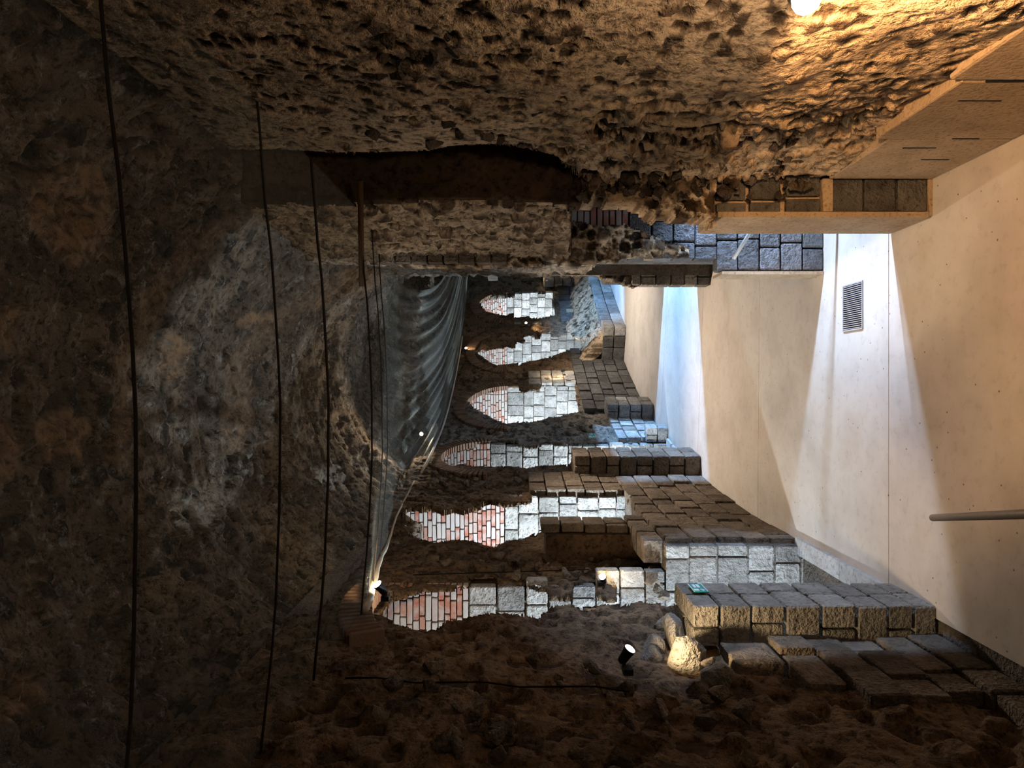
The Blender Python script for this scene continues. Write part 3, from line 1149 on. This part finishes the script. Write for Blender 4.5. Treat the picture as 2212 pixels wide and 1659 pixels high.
def d_vault(A, B):
    h, ag, to = rubble(A + 77, B, big=.16, cell=.15, p=.55, relief=.06, deep=.5, k=51)
    ring = .09 * sm(np.sin(A * 1.9 + .4 * fbm(A, B, 2, 60)), .55, .8)
    return h + ring, ag, to


def add_patches(ob):
    """remnants of paler plaster on the vault: ragged patches and two transverse bands"""
    me = ob.data
    n = len(me.vertices)
    c_ = np.empty(n * 3, np.float32)
    me.vertices.foreach_get('co', c_)
    c_ = c_.reshape(-1, 3)
    px, py = photo(c_[:, 0], c_[:, 1], c_[:, 2])
    wob = 60 * fbm(px * .02, py * .02, 4, 81)
    m_ = np.zeros(n)
    for cx_, cy_, rx, ry in ((155, 460, 92, 105), (10, 690, 30, 40), (130, 940, 85, 50), (15, 950, 30, 70), (30, 1500, 60, 50), (380, 760, 26, 40), (560, 690, 45, 30)):
        d = np.hypot((px - cx_) / rx, (py - cy_) / ry) * min(rx, ry) - min(rx, ry) + wob
        m_ = np.maximum(m_, sm(-d, -3, 4))
    for line, w_ in (([(250, 980), (275, 800), (330, 640), (430, 520), (560, 450), (700, 420)], 20), ([(500, 950), (520, 780), (600, 690), (700, 630), (800, 590)], 24)):
        l_ = np.array(line, float)
        d = np.full(n, 1e9)
        for (x1, y1), (x2, y2) in zip(l_[:-1], l_[1:]):
            tt = np.clip(((px - x1) * (x2 - x1) + (py - y1) * (y2 - y1)) / ((x2 - x1) ** 2 + (y2 - y1) ** 2), 0, 1)
            d = np.minimum(d, np.hypot(px - x1 - tt * (x2 - x1), py - y1 - tt * (y2 - y1)))
        m_ = np.maximum(m_, .55 * sm(-(d - w_ + wob * .9), -8, 8))
    m_ *= (c_[:, 1] > .5) * (.25 + .75 * sm(vnoise(px * .09, py * .09, 84) + .5 * vnoise(px * .25, py * .25, 85), .45, .95))
    a_ = me.attributes.new('plaster', 'FLOAT', 'POINT')
    a_.data.foreach_set('value', m_.astype(np.float32))


_v1 = skin('vault_shell', vl, -10, 4.5, 0, 5.6, .026, v_fn, d_vault, 'vault_rubble', None, .2)
add_patches(_v1)
add_patches(skin('vault_shell', vl, 4.5, 26, 0, 5.6, .05, v_fn, d_vault, 'vault_rubble', None, .2))

# ends of the hall, out of sight
box('wall_end', None, -4, 5, -2.3, -2.1, -.2, 6.3, M['dark_rubble'])
tag(bpy.data.objects['wall_end'], 'rubble wall closing the hall behind the camera', 'wall', kind='structure')
e = sector('wall_far', None, 25.5, 25.9, 22, 31, -.2, 6.3, M['dark_rubble'])
tag(e, 'dark rubble wall closing the hall beyond the bend', 'wall', kind='structure')

# ------------------------------------------------------------------ netting under the vault
net = tag(empty('ceiling_net'), 'fine grey safety netting stretched under the vault', 'net')


def n_disp(A, B):
    return np.zeros(A.shape), np.zeros(A.shape), np.zeros(A.shape)


na, nbn = 340, 150
S_, W_ = np.meshgrid(np.linspace(-9.4, 24, na), np.linspace(0, 1, nbn), indexing='ij')
rr = 26.40 - W_ * 2.98
hang = np.interp(S_, [-9.4, -2.6, -1.2, 1.5, 6, 24], [4.25, 4.12, 4.28, 4.52, 4.46, 4.55])
sag = -.08 * np.sin(np.pi * W_)
fold = .035 * np.sin(W_ * 85 + 2.5 * vnoise(S_ * .12, W_ * 3, 71)) * sm(S_, -1.5, 3) * (.4 + vnoise(S_ * .12, W_ * 9, 72))
Zn = hang + sag + fold + .02 * fbm(S_ * .15, W_ * 12, 2, 73)
xn, yn = pos(S_, rr)
co = np.stack((xn, yn, Zn), -1).reshape(-1, 3)
I = np.arange(na * nbn).reshape(na, nbn)
q = np.stack((I[:-1, :-1], I[1:, :-1], I[1:, 1:], I[:-1, 1:]), -1).reshape(-1, 4)
thick = .22 + .35 * sm(vnoise(W_ * 55, S_ * .15, 75), .35, .8) * sm(S_, -2, 2) + .10 * sm(S_, 0, 4)
mesh_obj('netting', np_mesh('netting', co, q, M['net'], True, dict(thick=thick.ravel())), net)


def tube(name, pts, rad, mat, parent=None, sides=6):
    pts = [Vector(p_) for p_ in pts]
    rads = rad if isinstance(rad, (list, tuple)) else [rad] * len(pts)
    v, f = [], []
    for i, p_ in enumerate(pts):
        d = (pts[min(i + 1, len(pts) - 1)] - pts[max(i - 1, 0)]).normalized()
        u = d.cross(Vector((0, 0, 1)))
        if u.length < 1e-3:
            u = d.cross(Vector((1, 0, 0)))
        u.normalize()
        w = d.cross(u)
        for k in range(sides):
            a = 2 * math.pi * k / sides
            v.append(p_ + (u * math.cos(a) + w * math.sin(a)) * rads[i])
    n = len(pts)
    for i in range(n - 1):
        for k in range(sides):
            f.append((i * sides + k, i * sides + (k + 1) % sides, (i + 1) * sides + (k + 1) % sides, (i + 1) * sides + k))
    f.append(tuple(range(sides))[::-1])
    f.append(tuple((n - 1) * sides + k for k in range(sides)))
    me = py_mesh(name, v, f, M[mat], True)
    return mesh_obj(name, me, parent)


def net_z(s, w):
    i = np.clip(int((s + 9.4) / 33.4 * (na - 1)), 0, na - 1)
    j = np.clip(int(w * (nbn - 1)), 0, nbn - 1)
    return float(Zn[i, j])


for y, wd in ((2.0, .012), (3.19, .012), (3.98, .016), (5.12, .014), (5.75, .010), (6.5, .010)):
    s = y - CY
    tube('seam', [P(s + .04 * math.sin(w * 5), 26.40 - w * 2.98, net_z(s, w) - .008) for w in np.linspace(0.0, 1, 14)], wd * .5, 'strap', net, 5)
tube('hem', [P(s, 26.36 - .03 * math.sin(s * 3), net_z(s, 0.01) - .01) for s in np.linspace(-2.7, 2.6, 22)], [.034 - .022 * min(1, i / 12) for i in range(22)], 'net_hem', net, 6)
tube('hem', [P(s, 26.30, net_z(s, 0.03) - .02) for s in np.linspace(3.0, 12, 30)], .022, 'net_hem', net, 6)
tube('batten', [(1.42, 4.85, 4.06), (1.1, 5.05, 4.10), (.72, 5.12, 4.11)], .022, 'wood', net, 5)

# ------------------------------------------------------------------ lamps


def lamp(label, loc, target, power, angle=70, blend=.5, size=.035, col=GOLD, back=(0, 0, 0), lens=.034, vis=None):
    loc, target = Vector(loc), Vector(target)
    e = tag(empty('wall_lamp', loc), label, 'lamp', 'small spotlights fixed to the old walls')
    d = (target - loc).normalized()
    q_ = (Vector(vis).normalized() if vis else d).to_track_quat('Z', 'Y')
    n = 12
    v, f = [], []
    prof = ((-.10, .018), (-.09, .028), (-.02, .034), (0.0, .038), (.012, .038), (.010, .032))
    for zz_, r_ in prof:
        for k in range(n):
            a = 2 * math.pi * k / n
            v.append(q_ @ Vector((r_ * math.cos(a), r_ * math.sin(a), zz_)))
    for i in range(len(prof) - 1):
        for k in range(n):
            f.append((i * n + k, i * n + (k + 1) % n, (i + 1) * n + (k + 1) % n, (i + 1) * n + k))
    f.append(tuple(range(n))[::-1])
    hs = mesh_obj('housing', py_mesh('housing', v, f, M['lamp_metal'], True), e)
    v = [q_ @ Vector((lens * math.cos(2 * math.pi * k / n), lens * math.sin(2 * math.pi * k / n), .013)) for k in range(n)]
    v.append(q_ @ Vector((0, 0, .030)))
    f = [(k, (k + 1) % n, n) for k in range(n)]
    mesh_obj('lens', py_mesh('lens', v, f, M['lens'], True), hs)
    b_ = Vector(back)
    tube('bracket', [q_ @ Vector((0, 0, -.07)), q_ @ Vector((0, 0, -.07)) * .5 + b_ * .6, b_], .009, 'lamp_metal', e, 6)
    v = [(b_ + Vector((x, y, z))) for x in (-.018, .018) for y in (-.04, .04) for z in (-.03, .03)]
    mesh_obj('base', py_mesh('base', v, [(0, 1, 3, 2), (4, 6, 7, 5), (0, 4, 5, 1), (2, 3, 7, 6), (0, 2, 6, 4), (1, 5, 7, 3)], M['lamp_metal']), e)
    light('lamp_beam', 'SPOT', loc + d * .05, power, col, target, size, angle, blend)
    return e


# near right lamp at the picture's edge
lamp('bright lamp on the near right wall, cut by the picture edge', (1.25, 2.25, 2.05), (1.15, 4.25, 0.0), 150, 84, .5, .05, (1.0, .54, .22), (.22, -.02, .02), vis=(-.5, -.8, 0), lens=.05)
light('lamp_glow', 'SPOT', (1.05, 2.30, 2.05), 15, (1.0, .70, .44), (1.5, 3.3, 2.1), .06, 170, .3)
light('fill_side', 'SPOT', (-1.50, 5.5, 4.0), 32, (1.0, .86, .70), (1.3, 6.0, 3.0), .05, 100, .8)  # added fill for the nave side of the right wall, no fixture
lamp('small lamp under the hem of the net above the nearest arch', (-1.55, 5.35, 4.03), (-1.60, 6.6, 4.05), 26, 100, .6, .03, GOLD, (-.09, -.02, -.06), vis=(.7, -.35, .45))
lamp('lamp on the dark near left wall pointing at the pier with the green plate', (-1.66, 4.33, 2.27), (-1.62, 5.0, 1.45), 42, 70, .5, .03, GOLD, (-.10, -.06, .02), vis=(.8, -.22, -.45))
lamp('half hidden lamp among broken stones left of the second opening', P(-1.0, 26.62, 2.10), P(-.3, 26.45, 1.6), 9, 120, .6, .03, GOLD, (-.06, 0, .02), vis=(.6, -.6, .2))
lamp('small lamp seen through the net above the third opening', P(4.95, 26.15, 4.70), P(-2.0, 24.7, 5.4), 80, 120, .6, .03, (1.0, .80, .56), (-.06, 0, .03))
lamp('small lamp at the crown of the fifth arch', P(11.15, 26.28, 4.27), P(11.5, 26.40, 4.0), 5, 100, .6, .03, GOLD, (-.08, 0, .03), vis=(.5, -.8, .1))
lamp('lamp between fifth and sixth opening shining down on rubble', P(12.75, 26.22, 2.58), P(12.95, 26.42, 1.9), 14, 90, .6, .03, GOLD, (-.10, .02, .06), vis=(.4, -.8, .1))
lamp('farthest lamp, at the top of the pier by the bend', P(15.85, 26.04, 2.60), P(15.3, 25.7, 1.6), 16, 110, .6, .03, GOLD, (-.28, .02, .06), vis=(.4, -.8, .1))
lamp('hidden lamp gilding the rubble between fourth and fifth opening', P(9.15, 26.10, 1.75), P(9.8, 26.42, 2.1), 14, 120, .6, .03, GOLD, (-.10, 0, -.05))

# ------------------------------------------------------------------ small things
# cables on the left
cb = tube('cable', [Vector((-1.80 + .012 * math.sin(i * 2.1), 4.25 - .02 * i, 4.02 - .215 * i + .01 * math.sin(i * 1.7))) for i in range(9)], .006, 'cable')
tag(cb, 'black cable running down the near left wall to a lamp', 'cable')
cb = tube('cable', [P(-.55 + .03 * i, 26.72, 4.05 - .27 * i + .01 * math.sin(i * 1.3)) for i in range(8)], .006, 'cable')
tag(cb, 'thin black cable down the rubble between first and second opening', 'cable')


def sign(label, loc, rz, w, h):
    e_ = tag(empty('sign_plate', loc, rz), label, 'sign', 'green plates on the left piers')

    def bx(name, y0, y1, z0, z1, x0, x1, mat):
        v_ = [(x, y, z) for x in (x0, x1) for y in (y0, y1) for z in (z0, z1)]
        return mesh_obj(name, py_mesh(name, v_, [(0, 1, 3, 2), (4, 6, 7, 5), (0, 4, 5, 1), (2, 3, 7, 6), (0, 2, 6, 4), (1, 5, 7, 3)], M[mat]), par or e_)
    par = None
    par = bx('plate', -w / 2, w / 2, -h / 2, h / 2, -.006, 0, 'sign_green')
    bx('border', -w / 2, w / 2, h / 2 - .004, h / 2, 0, .002, 'sign_white')
    bx('border', -w / 2, w / 2, -h / 2, -h / 2 + .004, 0, .002, 'sign_white')
    bx('text_line', w * .02, w * .40, h * .08, h * .26, 0, .0015, 'sign_white')
    bx('text_line', w * .02, w * .42, -h * .20, 0, 0, .0015, 'sign_white')
    bx('pictogram', -w * .40, -w * .18, h * .06, h * .40, 0, .0015, 'sign_white')
    v_ = [(.0015, -w * .42, -h * .2), (.0015, -w * .16, -h * .08), (.0015, -w * .30, -h * .38)]
    mesh_obj('arrow', py_mesh('arrow', v_ + [(0, b_, c_) for a_, b_, c_ in v_], [(0, 1, 2), (5, 4, 3), (0, 3, 4, 1), (1, 4, 5, 2), (2, 5, 3, 0)], M['sign_white']), par)
    return e_


sign('green sign with white marks on the near left pier', (-1.545, 5.27, 1.59), 0, .20, .105)
px_ = P(5.32, 26.28, 1.46)
sign('small pale green sign low on the wall past the third opening', px_, -5.32 / BEND, .26, .13)
bxp = P(13.8, 26.33, 1.2)
jb = tag(empty('junction_box', bxp, -13.8 / BEND), 'small beige box on the dark wall under the sixth opening', 'electrical box')
mesh_obj('cover', box_mesh('box_beige', 'sharp'), jb, (.0, 0, 0), None, (.06, .2, .2))
mesh_obj('back_plate', box_mesh('lamp_metal', 'sharp'), jb, (-.04, 0, 0), None, (.04, .22, .22))

# floor grate
gr = tag(empty('floor_grate', (.678, 6.105, 0)), 'slotted metal grate set in the bright band of floor', 'grate')
gw, gd = .405, .345
mesh_obj('pit', box_mesh('pit', 'sharp'), gr, (0, 0, .001), None, (gw, gd, .003))  # near-black plate painted for the shade below the bars
for x in (-1, 1):
    mesh_obj('frame', box_mesh('grate_metal', 'sharp'), gr, (x * gw / 2, 0, .005), None, (.012, gd + .012, .012))
    mesh_obj('frame', box_mesh('grate_metal', 'sharp'), gr, (0, x * gd / 2, .005), None, (gw, .012, .012))
for i in range(22):
    mesh_obj('bar', box_mesh('grate_metal', 'sharp'), gr, (-gw / 2 + gw * (i + .8) / 22.6, 0, .006), None, (.0065, gd, .008))

# handrails
hr = tag(empty('handrail', (-.5, 2.2, 0)), 'bronze round handrail end rising from the lower edge of the picture', 'handrail')


def hrel(p_):
    return Vector(p_) - Vector((-.5, 2.2, 0))


tip, d_ = Vector((-.79, 4.10, .515)), Vector((.24, -1.17, .34))
pts = [tip - d_.normalized() * .018, tip - d_.normalized() * .012, tip, tip + d_ * .5, tip + d_, tip + d_ * 1.62]
tube('rail', [hrel(p_) for p_ in pts], [.008, .017, .0205, .0205, .0205, .0205], 'rail_bronze', hr, 14)
pt = tip + d_ * 1.5
tube('post', [hrel((pt.x, pt.y, 0)), hrel((pt.x, pt.y, pt.z))], .018, 'rail_bronze', hr, 10)
tube('foot', [hrel((pt.x, pt.y, 0)), hrel((pt.x, pt.y, .012))], .05, 'rail_bronze', hr, 12)
hb = tag(empty('handrail', (1.95, 6.3, 0)), 'sloping steel handrail seen through the right opening before blue-lit blocks', 'handrail')
a_, b_ = Vector((1.135, 6.3, .99)), Vector((2.3, 6.3, .26))
o_ = Vector((1.95, 6.3, 0))
tube('rail', [a_ - o_, (a_ + b_) / 2 - o_, b_ - o_], .017, 'rail_blue', hb, 10)
zp = .99 - (1.95 - 1.135) / (2.3 - 1.135) * .73
tube('post', [Vector((0, 0, 0)), Vector((0, 0, zp))], .014, 'rail_blue', hb, 8)
tube('foot', [Vector((0, 0, 0)), Vector((0, 0, .01))], .04, 'rail_blue', hb, 10)
